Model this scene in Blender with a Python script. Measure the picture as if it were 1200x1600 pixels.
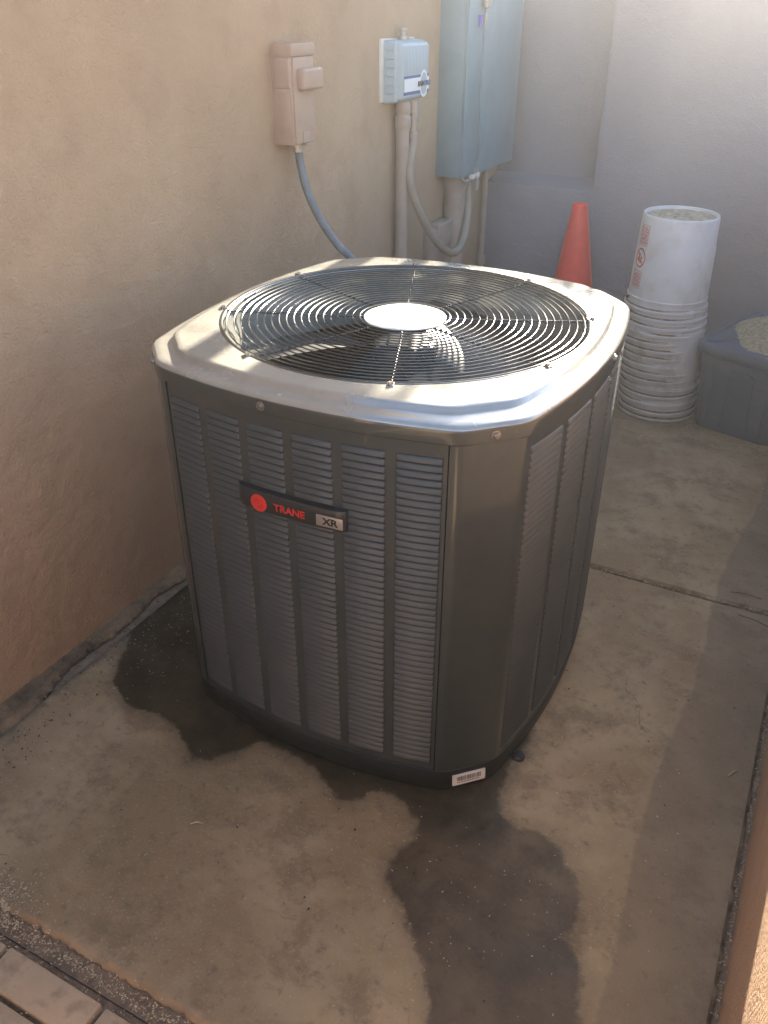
import bpy, bmesh, math, random
import numpy as np
from mathutils import Vector, Matrix

# ------------------------------------------------------------------ camera, sky, sun, exposure
for o in list(bpy.data.objects): bpy.data.objects.remove(o)
scene = bpy.context.scene
COL = scene.collection
rad = math.radians

YAW, PITCH, ROLL = rad(27.2379), rad(31.1114), rad(0.1963)
cam_data = bpy.data.cameras.new('camera')
cam = bpy.data.objects.new('camera', cam_data); COL.objects.link(cam)
cam_data.sensor_fit = 'VERTICAL'; cam_data.sensor_height = 36.0
cam_data.lens = 1316.21 / 1600 * 36.0
cam_data.clip_start = 0.02; cam_data.clip_end = 2000
rz = Matrix.Rotation(YAW, 3, 'Z')
F = rz @ Vector((0, math.cos(PITCH), -math.sin(PITCH)))
U = rz @ Vector((0, math.sin(PITCH), math.cos(PITCH)))
R = rz @ Vector((1, 0, 0))
cr, sr = math.cos(ROLL), math.sin(ROLL)
R2 = R * cr + U * sr
U2 = U * cr - R * sr
m = Matrix((R2, U2, -F)).transposed().to_4x4()
m.translation = Vector((0.82411, -1.70334, 1.55922))
cam.matrix_world = m
scene.camera = cam

SUN_EL, SUN_AZ = 22.5, 5.5          # degrees; azimuth measured from +Y towards -X
SUN_DIR = Vector((-math.sin(rad(SUN_AZ)) * math.cos(rad(SUN_EL)), math.cos(rad(SUN_AZ)) * math.cos(rad(SUN_EL)), math.sin(rad(SUN_EL))))
world = bpy.data.worlds.new('World'); scene.world = world; world.use_nodes = True
nt = world.node_tree; nt.nodes.clear()
wo = nt.nodes.new('ShaderNodeOutputWorld'); bg = nt.nodes.new('ShaderNodeBackground'); sky = nt.nodes.new('ShaderNodeTexSky')
sky.sky_type = 'NISHITA'; sky.sun_disc = False
sky.sun_elevation = rad(SUN_EL); sky.sun_rotation = -rad(SUN_AZ)
sky.air_density = 1.0; sky.dust_density = 0.8; sky.ozone_density = 0.5
bg.inputs['Strength'].default_value = 0.05
nt.links.new(sky.outputs[0], bg.inputs[0]); nt.links.new(bg.outputs[0], wo.inputs[0])

sun_data = bpy.data.lights.new('sun', 'SUN'); sun_data.energy = 5.0; sun_data.angle = rad(0.45); sun_data.color = (1.0, 0.88, 0.70)
sun = bpy.data.objects.new('sun', sun_data); COL.objects.link(sun)
sun.rotation_euler = SUN_DIR.to_track_quat('Z', 'Y').to_euler(); sun.location = SUN_DIR * 20

scene.view_settings.view_transform = 'Standard'; scene.view_settings.look = 'None'
scene.view_settings.exposure = 3.4; scene.view_settings.gamma = 1.0
scene.view_settings.use_curve_mapping = False
scene.cycles.use_denoising = True
scene.cycles.max_bounces = 6; scene.cycles.diffuse_bounces = 4; scene.cycles.glossy_bounces = 3
scene.cycles.volume_bounces = 0
scene.cycles.caustics_reflective = True; scene.cycles.blur_glossy = 0.3
scene.cycles.sample_clamp_indirect = 6.0
rng = random.Random(7); npr = np.random.default_rng(7)

# ------------------------------------------------------------------ materials
def lk(nt, a, b): nt.links.new(a, b)
def mat(name, base, rough=0.6, metal=0.0, coat=0.0, coat_rough=0.1, spec=0.5,
        var=0.0, var_scale=6.0, dark=None, dark_amt=0.0, dark_scale=3.0,
        bump=0.0, bump_scale=60.0, bump_dist=0.002, rough_var=0.0, detail=3.0, alpha=1.0, second=None, second_scale=1.0, second_amt=0.0, bump2=0.0):
    """Principled material: base colour with value drift, blotches of `dark` and of `second`, noise bump. Object space."""
    mt = bpy.data.materials.new(name); mt.use_nodes = True
    n = mt.node_tree; p = n.nodes['Principled BSDF']
    p.inputs['Roughness'].default_value = rough; p.inputs['Metallic'].default_value = metal
    p.inputs['Coat Weight'].default_value = coat; p.inputs['Coat Roughness'].default_value = coat_rough
    p.inputs['Specular IOR Level'].default_value = spec
    p.inputs['Base Color'].default_value = (*base, 1)
    geo = n.nodes.new('ShaderNodeNewGeometry')
    col = None
    def noise(scale, det=detail, ro=0.6):
        t = n.nodes.new('ShaderNodeTexNoise'); t.inputs['Scale'].default_value = scale; t.inputs['Detail'].default_value = det
        t.inputs['Roughness'].default_value = ro; lk(n, geo.outputs['Position'], t.inputs['Vector']); return t
    if var > 0:
        t = noise(var_scale); mr = n.nodes.new('ShaderNodeMapRange'); mr.inputs[1].default_value = .3; mr.inputs[2].default_value = .7
        mr.inputs[3].default_value = 1 - var; mr.inputs[4].default_value = 1 + var; lk(n, t.outputs[0], mr.inputs[0])
        v = n.nodes.new('ShaderNodeVectorMath'); v.operation = 'SCALE'; v.inputs[0].default_value = base
        lk(n, mr.outputs[0], v.inputs[3]); col = v.outputs[0]
    def blot(colour, amt, scale, lo, hi):
        nonlocal col
        t = noise(scale); mr = n.nodes.new('ShaderNodeMapRange'); mr.inputs[1].default_value = lo; mr.inputs[2].default_value = hi
        mr.inputs[3].default_value = 0; mr.inputs[4].default_value = amt; lk(n, t.outputs[0], mr.inputs[0])
        mx = n.nodes.new('ShaderNodeMix'); mx.data_type = 'RGBA'
        if col is None: mx.inputs[6].default_value = (*base, 1)
        else: lk(n, col, mx.inputs[6])
        mx.inputs[7].default_value = (*colour, 1); lk(n, mr.outputs[0], mx.inputs[0]); col = mx.outputs[2]
    if second is not None: blot(second, second_amt, second_scale, .42, .62)
    if dark is not None: blot(dark, dark_amt, dark_scale, .5, .68)
    if col is not None: lk(n, col, p.inputs['Base Color'])
    if rough_var > 0:
        t = noise(var_scale * 1.7); mr = n.nodes.new('ShaderNodeMapRange'); mr.inputs[1].default_value = .3; mr.inputs[2].default_value = .7
        mr.inputs[3].default_value = max(0.02, rough - rough_var); mr.inputs[4].default_value = min(1, rough + rough_var)
        lk(n, t.outputs[0], mr.inputs[0]); lk(n, mr.outputs[0], p.inputs['Roughness'])
    if bump > 0:
        t = noise(bump_scale, 4, .65); b = n.nodes.new('ShaderNodeBump'); b.inputs['Strength'].default_value = bump
        b.inputs['Distance'].default_value = bump_dist; ht = t.outputs[0]
        if bump2 > 0:   # broad trowel waves under the fine grain
            t2 = noise(bump_scale / 9, 3, .5); mm_ = n.nodes.new('ShaderNodeMath'); mm_.operation = 'MULTIPLY_ADD'; mm_.inputs[1].default_value = bump2
            lk(n, t2.outputs[0], mm_.inputs[0]); lk(n, ht, mm_.inputs[2]); ht = mm_.outputs[0]
        lk(n, ht, b.inputs['Height']); lk(n, b.outputs[0], p.inputs['Normal'])
    return mt

M = {}
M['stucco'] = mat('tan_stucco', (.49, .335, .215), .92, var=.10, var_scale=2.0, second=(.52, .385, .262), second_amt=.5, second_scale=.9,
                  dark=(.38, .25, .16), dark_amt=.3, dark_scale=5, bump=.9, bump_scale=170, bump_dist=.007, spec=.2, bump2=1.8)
M['stucco_back'] = mat('veiled_stucco', (.255, .235, .258), .92, var=.09, var_scale=1.6, second=(.28, .27, .295), second_amt=.5, second_scale=.8,  # grey cast of veil and sky shade put into the colour
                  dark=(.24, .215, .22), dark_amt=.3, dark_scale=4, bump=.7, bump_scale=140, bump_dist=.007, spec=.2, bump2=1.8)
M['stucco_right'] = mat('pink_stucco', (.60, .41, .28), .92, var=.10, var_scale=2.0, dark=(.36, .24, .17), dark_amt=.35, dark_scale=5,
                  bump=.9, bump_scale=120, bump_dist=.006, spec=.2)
M['yard'] = mat('reflected_brown_wall', (.20, .135, .085), .9, var=.12, bump=.4)  # dark brown keeps the added wall weak in reflections
M['dirt'] = mat('dirt', (.27, .19, .125), .95, var=.25, var_scale=30, dark=(.11, .085, .06), dark_amt=.7, dark_scale=60, bump=.8, bump_scale=120, bump_dist=.01)
M['paver'] = mat('brick_paver', (.49, .355, .225), .9, var=.16, var_scale=9, dark=(.25, .18, .12), dark_amt=.55, dark_scale=22, second=(.52, .37, .23), second_amt=.5, second_scale=5, bump=.5, bump_scale=160)
M['unit'] = mat('grey_metallic_enamel', (.056, .068, .071), .34, metal=.45, coat=.7, coat_rough=.04, var=.06, var_scale=5, dark=(.043, .05, .05), dark_amt=.35, dark_scale=7, second=(.07, .075, .072), second_amt=.5, second_scale=35, rough_var=.06)
M['lid'] = mat('sunlit_lid_enamel', (.345, .345, .312), .22, metal=.32, coat=1.0, coat_rough=.05, var=.10, var_scale=7, dark=(.23, .225, .19), dark_amt=.55, dark_scale=11, second=(.38, .36, .31), second_amt=.3, second_scale=26, rough_var=.08, bump=.05, bump_scale=4, bump_dist=.01)  # same paint as the body, lightened for the sun on top
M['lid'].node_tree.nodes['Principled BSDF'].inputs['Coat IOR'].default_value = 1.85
M['louver'] = mat('louver_enamel', (.046, .053, .056), .5, metal=.1, coat=.18, coat_rough=.12, var=.10, var_scale=8)
M['black'] = mat('black_plastic', (.013, .015, .015), .5, var=.2, var_scale=20, dark=(.05, .045, .04), dark_amt=.3, dark_scale=30)
M['gap'] = mat('gap_black', (.008, .008, .008), .8)  # near-black for the strips that darken open gaps
M['wire'] = mat('grille_wire', (.035, .037, .038), .22, metal=.3, coat=.8, coat_rough=.06)
M['fan'] = mat('dark_fan_metal', (.018, .019, .02), .45, metal=.2, dark=(.06, .05, .04), dark_amt=.3, dark_scale=30)
M['hub'] = mat('glare_white_hub', (.80, .80, .78), .25, metal=.1, coat=.6, var=.04)  # sun glare on the disc put into the near-white colour
M['coil'] = mat('coil_fins', (.03, .033, .036), .6, metal=.2, var=.3, var_scale=60)
M['badge'] = mat('badge_plastic', (.02, .021, .022), .3, var=.1)
M['red'] = mat('badge_red', (.62, .032, .022), .45, var=.08, var_scale=60)
M['plate'] = mat('badge_silver', (.42, .39, .36), .3, metal=.6)
M['ink'] = mat('black_ink', (.01, .01, .01), .5)
M['paper'] = mat('label_paper', (.72, .66, .62), .7, var=.05)
M['screw'] = mat('screw_steel', (.28, .27, .25), .3, metal=.9)
M['box_pink'] = mat('pink_painted_metal', (.42, .295, .22), .55, var=.06, var_scale=9, dark=(.34, .24, .18), dark_amt=.4, dark_scale=8, bump=.15, bump_scale=70)
M['pipe'] = mat('painted_pipe', (.37, .285, .225), .6, var=.08, var_scale=8, dark=(.27, .21, .165), dark_amt=.4, dark_scale=9, bump=.15, bump_scale=60)
M['hose'] = mat('tan_hose', (.31, .255, .195), .65, var=.1, var_scale=14)
M['conduit'] = mat('grey_conduit', (.15, .165, .18), .5, var=.15, var_scale=30)
M['ctrl'] = mat('pale_blue_plastic', (.36, .44, .48), .45, var=.05, var_scale=8, dark=(.28, .35, .39), dark_amt=.3, dark_scale=10)
M['ctrl_trim'] = mat('ivory_plastic', (.62, .58, .52), .5, var=.06)
M['white_print'] = mat('white_print', (.75, .76, .77), .5)
M['blue_print'] = mat('blue_print', (.05, .10, .26), .5)
M['panel'] = mat('blue_grey_enamel', (.165, .255, .295), .42, var=.07, var_scale=5, dark=(.12, .185, .21), dark_amt=.5, dark_scale=5, second=(.19, .27, .30), second_amt=.4, second_scale=14, bump=.05, bump_scale=30, coat=.25, coat_rough=.3)
M['galv'] = mat('galvanised_metal', (.40, .38, .35), .45, metal=.6, var=.15, var_scale=40)
M['purple'] = mat('purple_seal', (.10, .075, .45), .4)
M['tag'] = mat('paper_tag', (.58, .52, .45), .7)
M['cone'] = mat('orange_red_vinyl', (.95, .05, .032), .42, var=.07, var_scale=9, dark=(.66, .045, .03), dark_amt=.35, dark_scale=12)
M['bucket'] = mat('white_pail_plastic', (.66, .665, .67), .42, var=.05, var_scale=9, dark=(.50, .46, .40), dark_amt=.45, dark_scale=11)
M['bucket_low'] = mat('dusty_pail_plastic', (.58, .555, .52), .5, var=.07, var_scale=12, dark=(.38, .32, .25), dark_amt=.6, dark_scale=14)
M['rim'] = mat('grubby_rim', (.24, .18, .12), .75, var=.3, var_scale=40, dark=(.07, .05, .035), dark_amt=.8, dark_scale=35)
M['caked'] = mat('caked_dirt', (.40, .34, .25), .95, var=.3, var_scale=40, dark=(.16, .12, .08), dark_amt=.7, dark_scale=30, bump=.8, bump_scale=120, bump_dist=.004)
M['print_red'] = mat('red_print', (.55, .05, .06), .6)
M['tote'] = mat('grey_tote_plastic', (.088, .117, .158), .42, var=.10, var_scale=6, dark=(.17, .17, .17), dark_amt=.35, dark_scale=9)
M['feed'] = mat('spilled_feed', (.47, .39, .25), .95, var=.35, var_scale=120, dark=(.20, .15, .09), dark_amt=.6, dark_scale=90, bump=1, bump_scale=250, bump_dist=.006)
M['straw'] = mat('straw_bits', (.52, .44, .30), .9, var=.5, var_scale=70)
M['litter'] = mat('dark_litter', (.055, .04, .03), .9, var=.4, var_scale=70)
M['post'] = mat('weathered_post', (.25, .22, .18), .8, var=.2, var_scale=20)
M['horizon_block'] = mat('horizon_block_stucco', (.34, .28, .22), .9, var=.1)  # walls of the added house that blocks the horizon
M['shingle'] = mat('roof_shingle', (.10, .085, .075), .9, var=.2, var_scale=20)
M['glass'] = mat('dark_window', (.02, .025, .03), .08)
M['leaf'] = mat('leaf_green', (.06, .10, .025), .6, var=.3, var_scale=9)
M['bark'] = mat('bark', (.14, .10, .07), .9, var=.3, var_scale=25, bump=.7, bump_scale=50)
M['crack'] = mat('old_mortar', (.235, .158, .090), .95, var=.3, var_scale=14, dark=(.06, .042, .028), dark_amt=.9, dark_scale=7, bump=1, bump_scale=60, bump_dist=.012)

def concrete():
    mt = bpy.data.materials.new('stained_concrete'); mt.use_nodes = True
    n = mt.node_tree; p = n.nodes['Principled BSDF']; p.inputs['Specular IOR Level'].default_value = .35
    geo = n.nodes.new('ShaderNodeNewGeometry')
    def noise(s, d=4, r=.62):
        t = n.nodes.new('ShaderNodeTexNoise'); t.inputs['Scale'].default_value = s; t.inputs['Detail'].default_value = d; t.inputs['Roughness'].default_value = r
        lk(n, geo.outputs['Position'], t.inputs['Vector']); return t.outputs[0]
    def mr(x, a, b, c, d):
        q = n.nodes.new('ShaderNodeMapRange'); q.interpolation_type = 'SMOOTHSTEP'
        for i, v in enumerate((a, b, c, d)): q.inputs[i + 1].default_value = v
        lk(n, x, q.inputs[0]); return q.outputs[0]
    def mix(f, a, b):
        q = n.nodes.new('ShaderNodeMix'); q.data_type = 'RGBA'; lk(n, f, q.inputs[0])
        for i, v in ((6, a), (7, b)):
            if isinstance(v, tuple): q.inputs[i].default_value = (*v, 1)
            else: lk(n, v, q.inputs[i])
        return q.outputs[2]
    def math_(op, a, b=None):
        q = n.nodes.new('ShaderNodeMath'); q.operation = op
        for i, v in ((0, a), (1, b)):
            if v is None: continue
            if isinstance(v, (int, float)): q.inputs[i].default_value = v
            else: lk(n, v, q.inputs[i])
        return q.outputs[0]
    def attr(nm):
        q = n.nodes.new('ShaderNodeAttribute'); q.attribute_name = nm; return q.outputs['Fac']
    c = mix(mr(noise(2.6), .38, .62, 0, 1), (.285, .203, .112), (.390, .293, .174))
    c = mix(mr(noise(5.5, 6, .7), .48, .64, 0, .75), c, (.21, .148, .085))
    c = mix(mr(noise(3.7, 9, .7), .54, .70, 0, .55), c, (.35, .275, .165))
    c = mix(mr(noise(38, 6), .54, .72, 0, .6), c, (.15, .115, .085))
    c = mix(mr(noise(150, 3), .56, .74, 0, .55), c, (.46, .37, .26))
    vo = n.nodes.new('ShaderNodeTexVoronoi'); vo.feature = 'DISTANCE_TO_EDGE'; vo.inputs['Scale'].default_value = 1.7
    wv = n.nodes.new('ShaderNodeVectorMath'); wv.operation = 'ADD'; wn = n.nodes.new('ShaderNodeTexNoise'); wn.inputs['Scale'].default_value = 5; wn.inputs['Detail'].default_value = 4
    lk(n, geo.outputs['Position'], wn.inputs['Vector']); ws = n.nodes.new('ShaderNodeVectorMath'); ws.operation = 'SCALE'; ws.inputs[3].default_value = .35
    lk(n, wn.outputs['Color'], ws.inputs[0]); lk(n, geo.outputs['Position'], wv.inputs[0]); lk(n, ws.outputs[0], wv.inputs[1]); lk(n, wv.outputs[0], vo.inputs['Vector'])
    c = mix(math_('MULTIPLY', mr(vo.outputs['Distance'], .0, .006, 1, 0), mr(noise(2.6), .5, .62, 0, .6)), c, (.09, .065, .045))
    edge = attr('edge'); c = mix(math_('MULTIPLY', edge, mr(noise(14), .3, .6, .25, 1)), c, (.42, .28, .165))
    side_band = math_('ADD', attr('side_band'), math_('MULTIPLY', math_('SUBTRACT', noise(9), .5), .5))
    c = mix(mr(side_band, .42, .62, 0, .5), c, (.170, .130, .095))  # darker strip along the side wall
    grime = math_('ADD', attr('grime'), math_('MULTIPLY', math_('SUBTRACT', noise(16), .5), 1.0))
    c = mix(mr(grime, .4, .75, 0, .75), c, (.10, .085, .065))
    w = math_('ADD', attr('wet'), math_('ADD', math_('MULTIPLY', math_('SUBTRACT', noise(9, 6, .7), .5), .55), math_('MULTIPLY', math_('SUBTRACT', noise(45, 4, .7), .5), .25)))
    fringe = mr(w, .10, .55, 0, .33)
    wf = math_('MAXIMUM', fringe, math_('MULTIPLY', mr(w, .40, .62, 0, 1), mr(noise(6, 5), .3, .7, 1.0, .80)))
    s = math_('ADD', attr('soak'), math_('MULTIPLY', math_('SUBTRACT', noise(7), .5), .6))
    sf = math_('MULTIPLY', mr(s, .35, .7, 0, 1), wf)
    q = n.nodes.new('ShaderNodeMix'); q.data_type = 'RGBA'; q.blend_type = 'MULTIPLY'; lk(n, wf, q.inputs[0]); lk(n, c, q.inputs[6]); q.inputs[7].default_value = (.235, .222, .21, 1)
    c = q.outputs[2]
    q = n.nodes.new('ShaderNodeMix'); q.data_type = 'RGBA'; q.blend_type = 'MULTIPLY'; lk(n, sf, q.inputs[0]); lk(n, c, q.inputs[6]); q.inputs[7].default_value = (.50, .54, .56, 1)
    c = q.outputs[2]
    lk(n, c, p.inputs['Base Color'])
    r = math_('SUBTRACT', math_('SUBTRACT', .88, math_('MULTIPLY', wf, .38)), math_('MULTIPLY', sf, .22)); lk(n, r, p.inputs['Roughness'])
    h = math_('ADD', math_('MULTIPLY', noise(9), 1.2), math_('ADD', math_('MULTIPLY', noise(70), .35), math_('MULTIPLY', noise(260, 4), .18)))
    b = n.nodes.new('ShaderNodeBump'); b.inputs['Distance'].default_value = .006; lk(n, h, b.inputs['Height'])
    lk(n, math_('SUBTRACT', .55, math_('MULTIPLY', wf, .25)), b.inputs['Strength']); lk(n, b.outputs[0], p.inputs['Normal'])
    return mt
M['concrete'] = concrete()

# ------------------------------------------------------------------ builders
def link(name, me, m_, parent=None, loc=None, rot=None, mw=None):
    o = bpy.data.objects.new(name, me); COL.objects.link(o)
    if m_ is not None and me is not None and not me.materials: me.materials.append(M[m_])
    if parent is not None: o.parent = parent
    if mw is not None: o.matrix_local = mw
    if loc is not None: o.location = loc
    if rot is not None: o.rotation_euler = rot
    return o
def thing(name, label, cat, loc=(0, 0, 0), rot=(0, 0, 0), group=None, kind=None):
    o = bpy.data.objects.new(name, None); COL.objects.link(o); o.empty_display_size = .05
    o.location = loc; o.rotation_euler = rot; tag(o, label, cat, group, kind); return o
def tag(o, label=None, cat=None, group=None, kind=None):
    for k, v in (('label', label), ('category', cat), ('group', group), ('kind', kind)):
        if v: o[k] = v
    return o
def pymesh(name, verts, faces, smooth=False, sharp=None):
    me = bpy.data.meshes.new(name); me.from_pydata([tuple(v) for v in verts], [], faces); me.update()
    if smooth:
        me.polygons.foreach_set('use_smooth', [True] * len(me.polygons))
        if sharp: me.set_sharp_from_angle(angle=rad(sharp))
    return me
def bmesh_to(name, bm, smooth=False, sharp=None):
    bmesh.ops.recalc_face_normals(bm, faces=bm.faces)
    me = bpy.data.meshes.new(name); bm.to_mesh(me); bm.free()
    if smooth:
        me.polygons.foreach_set('use_smooth', [True] * len(me.polygons))
        if sharp: me.set_sharp_from_angle(angle=rad(sharp))
    return me
def box_bm(bm, x0, x1, y0, y1, z0, z1, bevel=0.0, seg=2, mtx=None):
    r = bmesh.ops.create_cube(bm, size=1)
    vs = r['verts']
    for v in vs:
        v.co = Vector(((x0 + x1) / 2 + v.co.x * (x1 - x0), (y0 + y1) / 2 + v.co.y * (y1 - y0), (z0 + z1) / 2 + v.co.z * (z1 - z0)))
    if bevel > 0:
        es = list({e for v in vs for e in v.link_edges})
        r2 = bmesh.ops.bevel(bm, geom=es, offset=bevel, segments=seg, affect='EDGES', profile=.5)
        vs = list({v for f in r2['faces'] for v in f.verts} | {v for v in vs if v.is_valid})
    if mtx is not None:
        for v in vs: v.co = mtx @ v.co
    return vs
def box(name, m_, x0, x1, y0, y1, z0, z1, parent=None, bevel=0.002, seg=2, smooth=True):
    bm = bmesh.new(); box_bm(bm, x0, x1, y0, y1, z0, z1, bevel, seg)
    return link(name, bmesh_to(name, bm, smooth, 35), m_, parent)
def lathe_mesh(name, prof, seg=48, smooth=True, sharp=35, cap_top=False, cap_bot=False):
    vs, fs = [], []
    for r, z in prof:
        for k in range(seg):
            a = 2 * math.pi * k / seg; vs.append((r * math.cos(a), r * math.sin(a), z))
    for i in range(len(prof) - 1):
        for k in range(seg):
            a, b = i * seg + k, i * seg + (k + 1) % seg
            fs.append((a, b, b + seg, a + seg))
    if cap_top: fs.append(tuple(range((len(prof) - 1) * seg, len(prof) * seg)))
    if cap_bot: fs.append(tuple(reversed(range(seg))))
    return pymesh(name, vs, fs, smooth, sharp)
def catmull(pts, n=10):
    P = [Vector(p) for p in pts]; P = [P[0] * 2 - P[1]] + P + [P[-1] * 2 - P[-2]]; out = []
    for i in range(1, len(P) - 2):
        a, b, c, d = P[i - 1:i + 3]
        for k in range(n):
            t = k / n
            out.append(.5 * ((2 * b) + (c - a) * t + (2 * a - 5 * b + 4 * c - d) * t * t + (3 * b - a - 3 * c + d) * t ** 3))
    out.append(P[-2]); return out
def tube_mesh(name, path, r, seg=12, closed=False, rib=0.0):
    vs, fs = [], []; n = len(path)
    t0 = (path[1] - path[0]).normalized(); nrm = t0.orthogonal().normalized()
    for i, p in enumerate(path):
        if closed: t = (path[(i + 1) % n] - path[i - 1]).normalized()
        else: t = (path[min(i + 1, n - 1)] - path[max(i - 1, 0)]).normalized()
        nrm = (nrm - t * nrm.dot(t)).normalized(); bn = t.cross(nrm)
        rr = r * (1 + (rib if i % 2 else 0))
        for k in range(seg):
            a = 2 * math.pi * k / seg; vs.append(p + (nrm * math.cos(a) + bn * math.sin(a)) * rr)
    for i in range(n if closed else n - 1):
        for k in range(seg):
            a, b = i * seg + k, i * seg + (k + 1) % seg; j = (i + 1) % n
            fs.append((a, b, j * seg + (k + 1) % seg, j * seg + k))
    if not closed: fs += [tuple(reversed(range(seg))), tuple(range((n - 1) * seg, n * seg))]
    return pymesh(name, vs, fs, True, 50)
def dense(path, step):
    out = []
    for a, b in zip(path, path[1:]):
        k = max(1, round((b - a).length / step))
        out += [a.lerp(b, i / k) for i in range(k)]
    return out + [path[-1]]
def text_mesh(name, body, size, extrude=.0004, bold=0.0, align='CENTER', shear=0.0, sx=1.0):
    cu = bpy.data.curves.new(name, 'FONT'); cu.body = body; cu.size = size; cu.extrude = extrude; cu.offset = bold
    cu.align_x = align; cu.align_y = 'CENTER'; cu.shear = shear
    o = bpy.data.objects.new(name, cu); COL.objects.link(o)
    dg = bpy.context.evaluated_depsgraph_get(); me = bpy.data.meshes.new_from_object(o.evaluated_get(dg))
    bpy.data.objects.remove(o); bpy.data.curves.remove(cu)
    me.materials.clear(); me.name = name
    if sx != 1.0: me.transform(Matrix.Diagonal((sx, 1, 1, 1)))
    return me
def wall_frame(x_axis, y_axis, origin):
    x, y = Vector(x_axis).normalized(), Vector(y_axis).normalized(); z = x.cross(y)
    mm = Matrix((x, y, z)).transposed().to_4x4(); mm.translation = Vector(origin); return mm
def prism(name, pts, y0, y1):  # polygon in XZ extruded along Y
    n = len(pts); vs = [(x, y0, z) for x, z in pts] + [(x, y1, z) for x, z in pts]
    fs = [tuple(range(n)), tuple(reversed(range(n, 2 * n)))] + [(i, i + n, (i + 1) % n + n, (i + 1) % n) for i in range(n)]
    bm = bmesh.new(); bv = [bm.verts.new(v) for v in vs]
    for f in fs: bm.faces.new([bv[i] for i in f])
    return bmesh_to(name, bm)

# ------------------------------------------------------------------ setting: ground, paving, walls
XW = -0.785          # face of the tan wall
YB = 2.56            # face of the grey wall
XR = 0.985           # face of the low wall beside the camera
WALL_TOP = 1.71

g = pymesh('ground', [(-60, -60, -.06), (60, -60, -.06), (60, 60, -.06), (-60, 60, -.06)], [(0, 1, 2, 3)])
tag(link('ground', g, 'dirt'), kind='structure')
pv = pymesh('pavement', [(XW - .05, -1.165, -.016), (XR + .05, -1.165, -.016), (XR + .05, YB + .05, -.016), (XW - .05, YB + .05, -.016)], [(0, 1, 2, 3)])
pavement = tag(link('pavement', pv, 'dirt'), kind='structure')

WET = [(-0.787, 0.048), (-0.761, -0.081), (-0.756, -0.192), (-0.723, -0.314), (-0.659, -0.425), (-0.596, -0.524), (-0.504, -0.584), (-0.411, -0.569), (-0.343, -0.577), (-0.291, -0.61), (-0.247, -0.646), (-0.191, -0.632), (-0.167, -0.588), (-0.126, -0.525), (-0.064, -0.52), (0.014, -0.532), (0.07, -0.562), (0.138, -0.589), (0.188, -0.559), (0.195, -0.535), (0.239, -0.524), (0.318, -0.559), (0.327, -0.603), (0.305, -0.66), (0.324, -0.711), (0.383, -0.762), (0.426, -0.816), (0.462, -0.848), (0.504, -0.9), (0.545, -0.978), (0.79, -0.851), (0.757, -0.782), (0.748, -0.734), (0.716, -0.695), (0.687, -0.673), (0.702, -0.628), (0.711, -0.568), (0.682, -0.534), (0.65, -0.507), (0.612, -0.474), (0.573, -0.457), (0.53, -0.46), (0.48, -0.447), (0.452, -0.401), (0.454, -0.314), (0.466, -0.263), (0.462, -0.195), (0.13, 0.049), (-0.43, 0.43), (-0.79, 0.43)]
WET[29:31] = [(0.545, -0.978), (0.60, -1.06), (0.70, -1.10), (0.80, -1.04), (0.81, -0.92)]
def poly_sdf(P, poly):
    poly = np.array(poly); d = np.full(len(P), 1e9); inside = np.zeros(len(P), bool)
    for i in range(len(poly)):
        a, b = poly[i], poly[(i + 1) % len(poly)]
        e = b - a; w = P - a; t = np.clip((w @ e) / (e @ e), 0, 1)
        d = np.minimum(d, np.linalg.norm(w - t[:, None] * e, axis=1))
        cnd = ((a[1] > P[:, 1]) != (b[1] > P[:, 1]))
        with np.errstate(divide='ignore', invalid='ignore'):
            xi = (b[0] - a[0]) * (P[:, 1] - a[1]) / (b[1] - a[1]) + a[0]
        inside ^= cnd & (P[:, 0] < xi)
    return np.where(inside, d, -d)
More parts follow.
